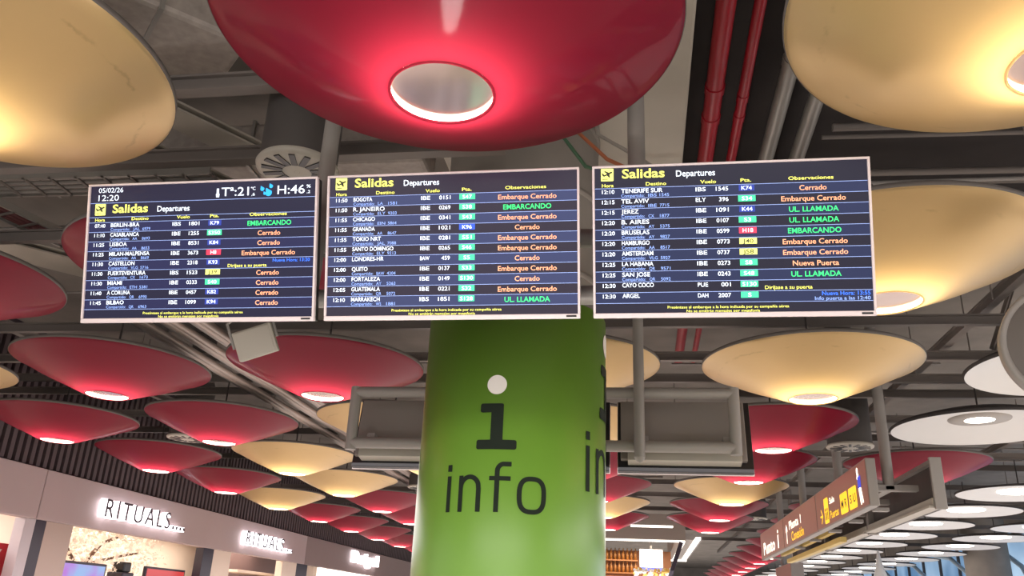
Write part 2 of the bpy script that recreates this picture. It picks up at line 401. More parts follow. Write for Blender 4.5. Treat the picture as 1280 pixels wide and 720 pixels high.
def ribbon(pts, w, closed=False):
    V, F = [], []; n = len(pts)
    for i, p in enumerate(pts):
        a = pts[(i-1) % n] if (closed or i > 0) else p; b = pts[(i+1) % n] if (closed or i < n-1) else p
        dx, dy = b[0]-a[0], b[1]-a[1]; L = math.hypot(dx, dy); nx, ny = -dy/L*w/2, dx/L*w/2
        V += [(p[0]+nx, p[1]+ny), (p[0]-nx, p[1]-ny)]
    for i in range(n if closed else n-1):
        j = (i+1) % n; F.append((2*i, 2*i+1, 2*j+1, 2*j))
    return V, F
def arc(cx, cy, rx, ry, a0, a1, n=14): return [(cx+rx*math.cos(math.radians(a0+(a1-a0)*t/n)), cy+ry*math.sin(math.radians(a0+(a1-a0)*t/n))) for t in range(n+1)]
def sup(cx, cy, rx, ry, n=44):
    o = []
    for t in range(n):
        a = 2*PI*t/n; c, s_ = math.cos(a), math.sin(a)
        o.append((cx+rx*math.copysign(abs(c)**.72, c), cy+ry*math.copysign(abs(s_)**.72, s_)))
    return o
INFO = [('letter_i', [ribbon([(7, 0), (7, 100)], 13), ribbon([(7, 113), (7, 132)], 14)]), ('letter_n', [ribbon([(46, 0), (46, 100)], 13), ribbon([(46, 66)]+arc(72, 66, 26, 30, 165, 20)+[(98, 62), (98, 0)], 13)]),
        ('letter_f', [ribbon([(147, 0), (147, 108)]+arc(165, 112, 18, 20, 180, 100)+[(184, 132)], 13), ribbon([(126, 92), (183, 92)], 12)]), ('letter_o', [ribbon(sup(240, 49, 33, 45), 13, True)])]
def motif(ang, k, z0, dx):
    a = math.radians(ang)
    for nm, parts_ in INFO:
        V, F = [], []
        for v, f in parts_:
            o = len(V); V += [((p[0]-140)*.00250*k, p[1]*.00236*k) for p in v]; F += [tuple(i+o for i in q) for q in f]
        wrap(V, F, a, z0, nm, M_INK)
    polys = [rrect(-.137*k+dx, 0, .137*k+dx, .064*k, .014*k), rrect(-.042*k+dx, .03*k, .042*k+dx, .31*k, .008), rrect(-.118*k+dx, .25*k, .042*k+dx, .312*k, .014*k)]
    for q, P in enumerate(polys): wrap(P, [tuple(range(len(P)))], a, z0+.408*k, 'pictogram_bar', M_INK, .004+.0006*q)
    P = [(dx-.012*k+.068*k*math.cos(2*PI*t/32), .068*k*math.sin(2*PI*t/32)) for t in range(32)]
    tag(wrap(P, [tuple(range(32))], a, z0+.852*k, 'pictogram_dot', M_DOT), 'white round dot of the letter i')
motif(-1, 1, 2.272, 0)
motif(94, 1.33, 2.46, -.09)

# ================================================================== DEPARTURE BOARDS
BW, BH = 1.45, .8368
C_W, C_Y, C_O, C_G, C_B, C_L, C_GR = 'w', 'y', 'o', 'g', 'b', 'l', 'k'
M_TXT = {'w': mat('text_white', (230, 240, 255), .5, emit=(225, 240, 255), estr=1.0), 'y': mat('text_yellow', (240, 240, 110), .5, emit=(235, 238, 110), estr=.95),
         'o': mat('text_orange', (250, 170, 130), .5, emit=(250, 165, 125), estr=.95), 'g': mat('text_green', (60, 240, 130), .5, emit=(50, 235, 130), estr=.9),
         'b': mat('text_blue', (60, 120, 255), .5, emit=(50, 115, 255), estr=.9), 'l': mat('text_pale_blue', (130, 160, 225), .5, emit=(130, 160, 230), estr=.9),
         'k': mat('text_dark', (50, 50, 40), .5)}
M_TILE = {'g': mat('tile_green', (60, 220, 150), .5, emit=(60, 215, 150), estr=.9), 'y': mat('tile_yellow', (235, 240, 120), .5, emit=(235, 240, 130), estr=.9),
          'r': mat('tile_red', (235, 50, 80), .5, emit=(235, 50, 80), estr=.9), 'd': mat('tile_dark_blue', (30, 50, 140), .5, emit=(34, 56, 150), estr=.9), 'b': mat('tile_blue', (40, 80, 200), .5, emit=(45, 85, 215), estr=.9)}
M_LINE = mat('row_rule', (150, 175, 235), .5, emit=(150, 172, 232), estr=.8)
M_DROP = mat('drop_blue', (40, 170, 245), .5, emit=(40, 170, 245), estr=.9)
EC, CE, EM, UL = ('Embarque Cerrado', 'o'), ('Cerrado', 'o'), ('EMBARCANDO', 'g'), ('UL. LLAMADA', 'g')
ROWS1 = [('07:40', 'BERLIN-BRA', 'JAL', '6979', 'IBS', '1801', 'K79', '', EM), ('11:10', 'CASABLANCA', 'AA', '8693', 'IBE', '1255', 'S350', 'g', CE),
         ('11:25', 'LISBOA', 'AA', '8653', 'IBE', '8531', 'K84', '', CE), ('11:25', 'MILAN-MALPENSA', 'AA', '8669', 'IBE', '3673', 'H8', 'r', EC),
         ('11:30', 'CASTELLON', 'VLG', '5716', 'IBE', '2318', 'K93', '', ('', 'o')), ('11:30', 'FUERTEVENTURA', 'CX', '1673', 'IBS', '1523', 'J39', 'y', CE),
         ('11:30', 'MIAMI', 'ETH', '5381', 'IBE', '0333', 'S40', 'g', CE), ('11:40', 'A CORUNA', 'QR', '6990', 'IBE', '0457', 'K82', '', CE), ('11:45', 'BILBAO', 'QR', '6963', 'IBE', '1099', 'K94', '', CE)]
ROWS2 = [('11:50', 'BOGOTA', 'LA', '1581', 'IBE', '0151', 'S47', 'g', EC), ('11:50', 'R. JANEIRO', 'ELY', '9203', 'IBE', '0269', 'S38', 'g', EM),
         ('11:55', 'CHICAGO', 'EIN', '5864', 'IBE', '0341', 'S43', 'g', EC), ('11:55', 'GRANADA', 'AA', '8647', 'IBE', '1021', 'K96', 'b', CE),
         ('11:55', 'TOKIO NRT', 'JAL', '7088', 'IBE', '0281', 'S51', 'g', EC), ('11:55', 'SANTO DOMINGO', 'ELY', '9213', 'IBE', '0265', 'S46', 'g', EC),
         ('12:00', 'LONDRES-HR', '', '', 'BAW', '459', 'S5', 'g', CE), ('12:00', 'QUITO', 'BAW', '4204', 'IBE', '0137', 'S33', 'g', EC),
         ('12:00', 'FORTALEZA', 'AY', '5263', 'IBE', '0149', 'S130', 'g', CE), ('12:05', 'GUATEMALA', 'QR', '5072', 'IBE', '0221', 'S32', 'g', EC), ('12:10', 'MARRAKECH', 'WS', '1881', 'IBS', '1851', 'S128', 'g', UL)]
ROWS3 = [('12:10', 'TENERIFE SUR', 'IBS', '1545', 'IBS', '1545', 'K74', '', CE), ('12:15', 'TEL AVIV', 'IBE', '7715', 'ELY', '396', 'S34', 'g', EC),
         ('12:15', 'JEREZ', 'CX', '1877', 'IBE', '1091', 'K44', '', UL), ('12:20', 'B. AIRES', 'AY', '5375', 'IBE', '0107', 'S3', 'g', UL),
         ('12:20', 'BRUSELAS', 'AY', '9827', 'IBE', '0599', 'H18', 'r', EM), ('12:20', 'HAMBURGO', 'AA', '8517', 'IBE', '0773', 'J40', 'y', EC),
         ('12:20', 'AMSTERDAM', 'VLG', '5927', 'IBE', '0737', 'J58', 'y', EC), ('12:25', 'LA HABANA', 'QR', '9571', 'IBE', '0273', 'S8', 'g', ('Nueva Puerta', 'o')),
         ('12:25', 'SAN JOSE', 'QR', '5092', 'IBE', '0243', 'S48', 'g', UL), ('12:30', 'CAYO COCO', '', '', 'PUE', '001', 'S130', 'g', ('', 'o')), ('12:30', 'ARGEL', '', '', 'DAH', '2007', 'S', 'g', ('', 'o'))]
def board(xl, label, rows, first, m_scr, m_row):
    r = thing('departures_board', label, 'screen', (xl+BW/2, 4.2375, 3.159), (.265, 0, 0), 'flight departure boards')
    # casing and bezel (front at y = -.012, screen glass at y = 0)
    b = MB().box((-BW/2+.004, .012, .004), (BW/2-.004, .075, BH-.004), bev=.008); b.box((-.45, .075, .15), (.45, .11, BH-.15), bev=.01)
    b.build('casing', M_BLACK, r)
    f = MB(); x0, x1 = -BW/2, BW/2
    f.box((x0, -.012, 0), (x1, .02, .026), bev=.004); f.box((x0, -.012, BH-.012), (x1, .02, BH), bev=.003)
    f.box((x0, -.012, .026), (x0+.013, .02, BH-.012), bev=.003); f.box((x1-.013, -.012, .026), (x1, .02, BH-.012), bev=.003)
    tag(f.build('bezel', M_WHITEB, r), 'pale pinkish white bezel')
    MB().box((x1-.075, -.0145, .008), (x1-.02, -.0125, .018)).build('maker_plate', M_BLACK, r)
    scr = MB().box((x0+.01, 0, .02), (x1-.01, .02, BH-.008)).build('screen', m_scr, r)
    X = lambda u: x0+u*BW
    Z = lambda v: BH-v*BH
    T = {k: MB() for k in M_TXT}
    def put(txt, u, v, cap, c, al='L', wid=None, bold=.011, sx=1.):
        V, F = text_flat(txt, cap*BH, X(u), Z(v), al, None if wid is None else wid*BW, bold, sx)
        if V: T[c].add([(p[0], -.003, p[1]) for p in V], F)
    v0, n = (.28, 9) if first else (.15, 11)
    dv = (.905-v0)/n
    band_, rule = MB(), MB()
    for k in range(n):
        if k % 2 == 0: band_.box((x0+.014, -.0008, Z(v0+dv*(k+1))), (x1-.014, .001, Z(v0+dv*k)))
    for k in range(n+1): rule.box((x0+.014, -.002, Z(v0+dv*k)-.0011), (x1-.014, .001, Z(v0+dv*k)+.0011))
    if first:
        for v in (.138, .242): rule.box((x0+.014, -.002, Z(v)-.0011), (x1-.014, .001, Z(v)+.0011))
    hv = .126 if first else 0
    # header: departing-plane tile, titles, column names
    tile = MB(); P = rrect(X(.033), Z(hv+.101), X(.08), Z(hv+.018), .004); tile.add([(p[0], -.0025, p[1]) for p in P], [tuple(range(len(P)))])
    to = tile.build('pictogram_tile', M_TILE['y'], r)
    pl = MB(); ux, uz = X(.0565), Z(hv+.058)
    def q(pts): pl.add([(ux+a, -.0035, uz+b_) for a, b_ in pts], [tuple(range(len(pts)))])
    q([(-.024, -.007), (-.017, -.011), (.027, .009), (.028, .015), (.021, .017)]); q([(-.024, -.007), (-.031, .007), (-.026, .009), (-.014, -.002)])
    q([(.000, .004), (-.018, .019), (-.011, .021), (.012, .010)]); q([(-.002, -.004), (.010, -.017), (.016, -.016), (.012, .003)]); q([(-.026, -.027), (.004, -.027), (.004, -.023), (-.026, -.023)])
    pl.build('plane_pictogram', M_TXT['k'], to)
    put('Salidas', .112, hv+.085, .06, 'y', wid=.158, bold=.02); put('Departures', .312, hv+.085, .04, 'w', wid=.142)
    hb = .272 if first else .142
    put('Hora', .036, hb, .022, 'y', wid=.044); put('Destino', .2, hb-.004, .022, 'y', wid=.075); put('Vuelo', .40, hb-.006, .022, 'y', wid=.057)
    put('Pta.', .545, hb-.008, .022, 'y', wid=.038); put('Observaciones', .715, hb-.010, .022, 'y', wid=.158)
    if first:
        put('05/02/26', .045, .062, .034, 'w', wid=.11, bold=0); put('12:20', .045, .122, .042, 'w', wid=.092, bold=0)
        put('T\u00aa:21', .590, .115, .06, 'w', wid=.118, bold=.004); put('\u00baC', .716, .078, .022, 'w', wid=.02); put(',6', .72, .118, .02, 'w', wid=.014)
        put('H:46', .83, .113, .06, 'w', wid=.115, bold=.004); put('%', .952, .075, .022, 'w', wid=.018); put(',2', .954, .113, .02, 'w', wid=.014)
        th = MB().tube([(X(.574), -.003, Z(.10)), (X(.574), -.003, Z(.06))], .0075, 10); th.tube([(X(.574), -.003, Z(.122)), (X(.574), -.003, Z(.098))], [.010, .012], 10)
        th.v = [(a, -.003+(b_+.003)*.1, c) for a, b_, c in th.v]; th.build('thermometer_pictogram', M_TXT['w'], r)
        dr = MB()
        for du, dvv, sc, an in ((.765, .072, .013, -.5), (.792, .10, .021, -.5), (.802, .055, .012, -.5), (.776, .105, .009, -.5)):
            P = []
            for t in range(20):
                a = 2*PI*t/20; rr = sc*(1-.45*max(0, math.sin(a)))
                px, pz = rr*math.cos(a)*(1-.5*max(0, math.sin(a))), sc*math.sin(a)*(1.5 if math.sin(a) > 0 else 1)
                P.append((X(du)+px*math.cos(an)-pz*math.sin(-an), -.003, Z(dvv)+px*math.sin(-an)+pz*math.cos(an)))
            dr.add(P, [tuple(range(20))])
        dr.build('water_drops_pictogram', M_DROP, r)
    for k, (tm, de, c1, c2, al, nu, ga, gc, (ob, oc)) in enumerate(rows):
        v = v0+dv*k
        put(tm, .036, v+.036, .025, 'w', wid=.047); put(de, .108, v+.034, .027, 'w', wid=len(de)*.0128 if len(de) > 2 else None)
        if c1:
            put('Compartido:', .108, v+.062, .020, 'l', wid=.086, bold=.008); put(c1, .208, v+.062, .020, 'l', wid=len(c1)*.0105, bold=.008); put(c2, .25, v+.062, .020, 'l', wid=.035, bold=.008)
        put(al, .382, v+.037, .026, 'w', wid=.037); put(nu, .5, v+.037, .026, 'w', 'R', wid=.0112*len(nu))
        if not gc: MB().box((X(.538), -.0018, Z(v+.042)), (X(.594), 0, Z(v+.004))).build('gate_tile', M_TILE['d'], r)
        if gc:
            g = MB().box((X(.535), -.0022, Z(v+.042)), (X(.597), 0, Z(v+.004))); go = g.build('gate_tile', M_TILE[gc], r)
        put(ga, .566, v+.036, .025, 'k' if gc == 'y' else 'w', 'C', wid=.0125*len(ga))
        put(ob, .80, v+.050, .033 if ob.isupper() or oc == 'g' else .032, oc, 'C', wid={'Embarque Cerrado': .225, 'Cerrado': .095, 'EMBARCANDO': .185, 'UL. LLAMADA': .173}.get(ob, .16))
    if first:
        v = v0+dv*4; put('Nueva Hora: 13:20', .975, v+.03, .022, 'b', 'R', wid=.155); put('Dir\u00edjase a su puerta', .63, v+.062, .022, 'y', wid=.165, bold=.006)
    elif rows is ROWS3:
        v = v0+dv*9; put('Dir\u00edjase a su puerta', .62, v+.058, .022, 'y', wid=.165, bold=.006)
        v = v0+dv*10; put('Nueva Hora: 13:55', .982, v+.032, .024, 'b', 'R', wid=.165); put('Info puerta a las 12:40', .982, v+.062, .022, 'l', 'R', wid=.19)
    put('Pres\u00e9ntese al embarque a la hora indicada por su compa\u00f1\u00eda a\u00e9rea', .487, .942, .017, 'y', 'C', wid=.43, bold=.004)
    put('No se emitir\u00e1n mensajes por megafon\u00eda', .47, .967, .017, 'y', 'C', wid=.26, bold=.004)
    tag(band_.build('row_bands', m_row, scr), 'bluish alternate row bands'); rule.build('row_rules', M_LINE, scr)
    for k, nm in (('w', 'white'), ('y', 'yellow'), ('o', 'orange'), ('g', 'green'), ('b', 'blue'), ('l', 'pale blue')):
        if T[k].v: tag(T[k].build('lettering', M_TXT[k], r), nm+' screen lettering')
    if T['k'].v: tag(T['k'].build('lettering', M_TXT['k'], r), 'dark gate lettering')
    for x in (-.42, .42): MB().box((x-.03, .1, .47), (x+.03, .30, .53), bev=.005).build('mount_arm', M_STEEL, r)
    return r
board(-3.263, 'left departures board showing date, clock, temperature and humidity', ROWS1, True, mat('screen_navy', (10, 10, 16), .25, emit=(27, 25, 58), estr=1., spec=.3), mat('screen_navy_row', (10, 10, 16), .25, emit=(36, 38, 86), estr=1., spec=.3))
board(-1.7535, 'middle departures board, flights Bogota to Marrakech, above the green column', ROWS2, False, mat('screen_plum', (10, 10, 16), .25, emit=(52, 44, 62), estr=1., spec=.3), mat('screen_plum_row', (10, 10, 16), .25, emit=(66, 74, 118), estr=1., spec=.3))
board(-.2328, 'right departures board, flights Tenerife Sur to Argel', ROWS3, False, M_SCREEN, M_SCRROW)

# ================================================================== TUBE FRAMES AND REAR MONITORS
def tube_frame(label, y, x0, x1, za, zb, posts, zlow, topz):
    r = thing('tube_frame', label, 'frame', (0, y, zb), group=None)
    y0 = 0
    MB().tube([(x0, y0, za-zb), (x1, y0, za-zb)], .056, 16).build('crossbar', M_STEEL, r)
    MB().tube([(x0, y0, 0), (x1, y0, 0)], .056, 16).build('crossbar', M_STEEL, r)
    for x in (x0, x1): MB().tube([(x, y0, -.07), (x, y0, za-zb+.05)], .056, 16).build('upright', M_STEEL, r)
    for x in posts:
        p = MB().tube([(x, y0-.085, zlow-zb), (x, y0-.085, topz-zb)], .052, 20); p.lathe([(.001, -.05), (.03, -.04), (.052, 0)], 20, (x, y0-.085, zlow-zb)); p.build('hanging_post', M_STEEL, r)
    return r
tube_frame('grey tube frame and ceiling posts carrying the three departures boards', 4.46, -3.1, 1.05, 3.74, 3.38, (-1.925, .01), 3.3, 6.3)
tube_frame('grey tube frame behind the green column carrying the rear monitors', 8.0, -2.86, .9, 3.72, 3.2, (.005,), 3.08, 6.3)
for xa, xb, lab in ((-.21, 1.09, 'rear monitor right of the green column, seen from its grey back'), (-1.59, -.29, 'rear monitor almost wholly hidden behind the green column'), (-2.93, -1.65, 'rear monitor left of the green column, seen from its grey back')):
    w = xb-xa
    r = thing('rear_monitor', lab, 'screen', ((xa+xb)/2, 8.18, 3.03), (-.2, 0, 0), 'monitors facing away')
    MB().box((-w/2, .1, 0), (w/2, .16, .74), bev=.006).build('casing', M_BLACK, r)
    f = MB().box((-w/2-.004, .15, -.004), (w/2+.004, .17, .012)).box((-w/2-.004, .15, .012), (-w/2+.012, .17, .744)).box((w/2-.012, .15, .012), (w/2+.004, .17, .744)); tag(f.build('bezel', M_WHITEB, r), 'thin pale bezel edge')
    tag(MB().box((-w/2+.03, .04, .10), (w/2-.06, .1, .72), bev=.01).build('back_cover', mat('monitor_grey', (128, 120, 115), .6), r), 'dark grey back cover')
    for x in (-w*.3, w*.3): MB().box((x-.04, -.19, .17), (x+.04, .05, .25), bev=.005).build('mount_arm', M_STEEL, r)
    tag(MB().box((-w/2+.10, -.04, .06), (w/2-.12, .1, .19), bev=.008).build('cable_box', M_PAD, r), 'pale grey cable box')

# ================================================================== AIR DIFFUSERS (hang between the dishes)
def diffuser(label, x, y, z, r=.27):
    d = thing('air_diffuser', label, 'air vent', (x, y, z), group='round slotted air diffusers')
    MB().lathe([(r*.97, .03), (r*.97, .9), (r*.6, 1.3), (r*.6, 6.29-z)], 48).build('duct', M_DKSTEEL, d)
    f = MB().lathe([(r*1.0, .04), (r*1.04, .02), (r*1.02, 0), (r*.9, -.008), (.02, -.012)], 48); f.disc(.02, -.012, 12)
    tag(f.build('face_plate', M_PAD, d), 'pale round face plate')
    s = MB()
    for k in range(14):
        a = 2*PI*k/14; M = Matrix.Rotation(a, 4, 'Z')
        s.box((r*.36, -.02, -.016), (r*.88, .02, -.006), M)
    tag(s.build('slots', M_BLACK, d), 'dark radial slots')
    return d
for lab, i, j, z in (('big round air diffuser on a wide duct above the left departures board', 2.5, .5, 1.65+2.77), ('round air diffuser left of the hanging sign post', 4.5, 3.5, 1.65+2.64),
                     ('round air diffuser between red dishes near the shop wall', .5, 3.5, 1.65+2.64), ('small round air diffuser left above the brown signs', 4.5, 7.5, 4.5),
                     ('small round air diffuser between gold and red dishes left of the column', 1.5, 5.5, 4.35), ('small round air diffuser at the far right among white dishes', 7.5, 5.5, 4.5)):
    x, y = pt(i, j); diffuser(lab, x, y, z, .27 if j < 1 else .34)

# ================================================================== CEILING RAILS, PIPES, TRAYS
def rail(label, a, b, w=.1, hgt=.085, grp='dark ceiling rails across the hall', m=None):
    a, b = Vector(a), Vector(b); d = b-a; L = d.length
    M = Matrix.Translation(a) @ d.to_track_quat('X', 'Z').to_matrix().to_4x4()
    k = MB().box((0, -w/2, -.018), (L, w/2, 0), M).box((0, -w*.18, 0), (L, w*.18, hgt), M).box((0, -w/2, hgt), (L, w/2, hgt+.018), M)
    return tag(k.build('ceiling_rail', m or M_RAIL), label, 'rail', grp)
for y in (4.36, 5.27):
    rail('dark ceiling rail running across the hall above the left departures board', (-11, y, RAILZ), (-.95, y, RAILZ), .10, grp='dark ceiling rails above the left board')
for y in (6.6, 9.3, 10.66, 11.72, 12.55, 14.2, 15.7, 17.3, 18.6, 21.3, 23.5, 26.6, 29.3, 32.2, 36):
    rail('dark ceiling rail running across the hall above the dishes', (-11, y, RAILZ), (22, y, RAILZ), .075)
for x in (3.86, 6.9, -8.6, 9.5):
    rail('dark ceiling rail running along the hall above the cross rails', (x, 2, RAILZ+.19), (x, 45, RAILZ+.19), grp='dark ceiling rails along the hall')
def pipe(label, pts, r, m, nm='ceiling_pipe', cat='pipe', grp=None, couplings=(), n=14):
    if not couplings: return tag(MB().tube(pts, r, n).build(nm, m), label, cat, grp)
    o = thing(nm, label, cat, pts[0], group=grp); p0 = Vector(pts[0])
    MB().tube([Vector(p)-p0 for p in pts], r, n).build('run', m, o)
    for t in couplings:
        q = Vector(pts[0]).lerp(Vector(pts[-1]), t)-p0; d = (Vector(pts[-1])-Vector(pts[0])).normalized()
        MB().tube([q-d*.05, q+d*.05], r*1.12, n).build('coupling', m, o)
    return o
pipe('thick red sprinkler pipe above the right departures board', [(.66, -1, 5.85), (.69, 14, 5.85)], .075, M_REDPIPE, couplings=(.5, .3, .47))
pipe('thinner red sprinkler pipe right of the thick red one', [(.90, -1, 5.85), (.94, 14, 5.85)], .046, M_REDPIPE, couplings=(.5, .3, .48))
pipe('silver conduit beside the red sprinkler pipes', [(1.25, -1, 5.85), (1.25, 8.6, 5.85)], .07, M_GALV, couplings=(.7,))
pipe('second silver conduit, partly behind the big gold dish', [(1.52, -1, 5.85), (1.54, 8.6, 5.85)], .07, M_GALV)
M_PALEP = mat('pale_pipe', (158, 144, 136), .4, .2)
# bundle of pipes along the hall at left
for k in range(9):
    x = -5.98+k*.128
    pipe('grey pipe in the bundle running between the left dishes', [(x, 8.3, 4.735-.03*(k % 3)), (x, 44, 4.735-.03*(k % 3))], .034+.02*((k*5) % 3)/2, M_PALEP if k % 3 else M_STEEL, grp='pipe bundle above the left dishes')
# insulated ducts, diagonal plates and clutter at top left
def duct(label, a, b, w, hgt, m=M_DUCT):
    a, b = Vector(a), Vector(b); d = b-a
    M = d.to_track_quat('Y', 'Z').to_matrix().to_4x4(); o = thing('air_duct', label, 'duct', a)
    k = MB().box((-w/2, 0, 0), (w/2, d.length, hgt), M, bev=.04); k.build('duct_body', m, o)
    for t in (.3, .7): MB().box((-w/2-.02, d.length*t, -.02), (w/2+.02, d.length*t+.03, hgt+.02), M).build('flange', M_GALV, o)
    return o
duct('silver insulated air duct between the gold and red dishes at top left', (-4.4, 3.3, 5.3), (-2.95, 4.75, 5.3), .8, .5)
duct('second insulated duct crossing higher at top left', (-7.5, 6.5, 5.45), (-1.9, 6.6, 5.45), .5, .45)
for k, (a, b) in enumerate((((-3.9, 4.65, 5.2), (-2.9, 6.2, 5.2)), ((-4.9, 5.3, 5.2), (-4.2, 6.4, 5.2)), ((-4.35, 5.3, 5.2), (-3.65, 6.5, 5.2)))):
    rail(['pale', 'pale'][0]+' sloping brace plate between ceiling rails above the left departures board', a, b, .3, .04, 'sloping brace plates', M_BEAM)
for k, (y, z) in enumerate(((6.5, 5.7), (6.9, 5.85), (7.4, 5.75), (7.9, 5.9), (8.3, 5.65))):
    pipe('thin grey conduit crossing the dark ceiling between the two right gold dishes', [(1.7, y, z), (5.2, y+.1, z)], .022 if k % 2 else .035, M_RAIL, 'ceiling_conduit', 'conduit', 'conduits between the right gold dishes', n=8)
rng = random.Random(3)
for k in range(30):
    y = rng.uniform(6, 26); x0 = rng.uniform(-10, 8); L = rng.uniform(2, 6); z = rng.uniform(5.15, 5.7)
    pipe('thin grey conduit running across under the ceiling slab', [(x0, y, z), (x0+L, y, z)], rng.choice((.014, .02, .028)), M_STEEL if k % 3 else M_RAIL, 'ceiling_conduit', 'conduit', 'thin conduits across the ceiling', n=8)
for k in range(34):
    x = rng.uniform(-10, 11); y = rng.uniform(7, 24)
    pipe('thin dark hanger rod between ceiling slab and rails', [(x, y, 4.9), (x, y, 6.32)], .009, M_RAIL, 'hanger_rod', 'rod', 'hanger rods under the ceiling', n=6)
cabm = [mat('cable_green', (60, 96, 70), .5), mat('cable_orange', (170, 96, 60), .5), mat('cable_grey', (150, 144, 136), .5)]
for k in range(3):
    x = -.62+k*.14
    pipe(['green', 'orange', 'grey'][k % 3]+' cable looping above the middle departures board', [(x, 4.9, 5.5), (x+.1, 4.85, 4.75-.03*k), (x+.3, 4.8, 4.42+.05*(k % 3)), (x+.55, 4.75, 4.30), (x+.75, 4.7, 3.9), (x+.7, 4.6, 3.75)], .014, cabm[k % 3], 'hanging_cable', 'cable', 'loose cables above the boards, '+['green', 'orange', 'grey'][k % 3], n=8)
def tray(label, a, b, w, m):
    a, b = Vector(a), Vector(b); d = b-a; M = d.to_track_quat('Y', 'Z').to_matrix().to_4x4(); o = thing('cable_tray', label, 'cable tray', a)
    for x in (-w/2, w/2-.02): MB().box((x, 0, 0), (x+.02, d.length, .07), M).build('side_rail', M_GALV, o)
    k = MB(); t = .1
    while t < d.length: k.box((-w/2, t, 0), (w/2, t+.025, .015), M); t += .25
    k.build('rungs', M_RAIL, o); k = MB()
    for q in range(4): x = -w/2+.05+q*(w-.1)/3; k.tube([M @ Vector((x, 0, .03)), M @ Vector((x, d.length, .03))], .018, 8)
    k.build('cables', m, o)
tray('cable tray crossing left of the left departures board', (-8.2, 5.85, 5.05), (-3.6, 5.95, 5.05), .34, M_STEEL)
tray('slanting cable tray with dark red cables at the left edge', (-6.2, 5.2, 4.98), (-5.4, 8.2, 4.98), .3, mat('maroon_cable', (96, 52, 54), .6))
rail('broad pale brace plate behind the left red dishes', (-7.2, 7.6, 5.3), (-5.6, 9.3, 5.3), .55, .04, 'broad brace plates', M_BEAM)
# diagonal sway braces
for k, (x, y) in enumerate(((2.2, 9.3), (4.4, 10.7), (5.6, 12.5), (-1.5, 9.3), (1.2, 9.3))):
    rail('slanting brace bar between two ceiling rails', (x, y, RAILZ+.1), (x+.9, y+1.2, 6.28), .05, .05, 'slanting ceiling braces')

# loudspeaker box and small white box
o = thing('loudspeaker', 'tilted pale grey loudspeaker box hanging in front of a red dish', 'loudspeaker', (-2.53, 5.0, 3.28), (.30, -.36, .12)); o.scale = (.88, .88, .88)
MB().box((-.15, -.03, -.11), (.15, .04, .12), bev=.01).build('cabinet', M_PAD, o)
MB().box((-.13, -.036, -.095), (.13, -.03, .105), bev=.002).build('grille', M_PAD, o)
k = MB().tube([(-.165, 0, 0), (-.17, .02, .2), (0, .04, .27), (.17, .02, .2), (.165, 0, 0)], .012, 8); k.build('bracket', M_STEEL, o)
MB().tube([(0, .04, .27), o.matrix_basis.inverted() @ Vector((-2.32, 4.44, 3.40))], .018, 8).build('suspension_rod', M_STEEL, o)
o = thing('junction_box', 'small white box on the pipe bundle left of the rear monitor', 'box', (-4.72, 14.0, 4.72))
MB().box((-.3, -.2, -.06), (.3, .2, .09), bev=.02).build('housing', M_WHITEB, o); MB().box((-.1, -.1, .09), (.1, .1, .4)).build('bracket', M_STEEL, o)
# round grey hanging panel at the right edge
o = thing('hanging_disc_sign', 'round dark grey hanging panel with paler rim at the right edge', 'sign', (2.745, 5.5, 3.42), (-PI/2, 0, -.25))
MB().lathe([(.365, .0), (.38, -.02), (.405, -.02), (.41, 0), (.41, .10), (.36, .12), (.02, .125)], 96).build('rim', M_STEEL, o)
MB().disc(.372, -.0, 64).lathe([(.372, 0), (.3, -.012), (.02, -.02)], 64).build('face', M_BAND, o)
M = MB().tube([(0, -.40, .05), (0, -2.85, .05)], .015, 10); M.build('suspension_rod', M_STEEL, o)

# ================================================================== HANGING DIRECTION SIGNS (right)
SXN, SXF, SZ0, SZ1 = 2.8, 3.6, 3.09, 3.68
g = thing('sign_gantry', 'grey steel gantry with posts holding the brown direction signs', 'sign frame', (3.2, 11.5, 3.09))
for y in (11.55, 14.3, 17.5, 20.4): MB().tube([(0, y-11.5, .33), (0, y-11.5, 3.2)], .07, 16).build('post', M_STEEL, g)
for y in (11.55, 12.9, 14.3, 15.9, 17.5, 20.4):
    MB().box((SXN-3.2+.165, y-11.55, .26), (SXF-3.2-.05, y-11.43, .34), bev=.008).build('cross_arm', M_STEEL, g)
    MB().box((SXN-3.2+.165, y-11.55, .0), (SXN-3.2+.36, y-11.45, .05), bev=.008).build('foot_arm', M_STEEL, g)
MB().box((-.06, 0, .27), (.06, 9.0, .33), bev=.008).build('spine', M_STEEL, g)
tag(MB().box((.02, 3.2, -.1), (.12, 8.6, -.02)).box((-.1, 3.3, .04), (-.02, 8.6, .1)).build('underside_strip', mat('yellow_strip', (196, 170, 96), .5), g), 'yellowish underside strip')
bk = [(11.0, 14.25), (14.27, 17.6), (17.62, 21.0)]
def signpanel(y0, y1, label):
    r = thing('direction_sign', label, 'sign', (SXN, (y0+y1)/2, SZ0), (0, 0, -PI/2), 'brown hanging direction signs')
    w = y1-y0
    MB().box((-w/2, .002, 0), (w/2, .12, SZ1-SZ0), bev=.01).build('housing', M_STEEL, r)
    tag(MB().box((-w/2+.02, -.004, .025), (w/2-.02, .004, SZ1-SZ0-.02)).build('face', M_BROWN, r), 'brown sign face')
    return r, w
def lett(r, txt, cap, x, z, m, wid=None, al='L'):
    V, F = text_flat(txt, cap, x, z, al, wid, .012); MB().add([(p[0], -.008, p[1]) for p in V], F).build('lettering', m, r)
r, w = signpanel(*bk[0], 'nearest brown direction sign with yellow gate squares and a small blue figure')
V, F = text_flat('\u2192', .16, 0, 0); x = -w/2
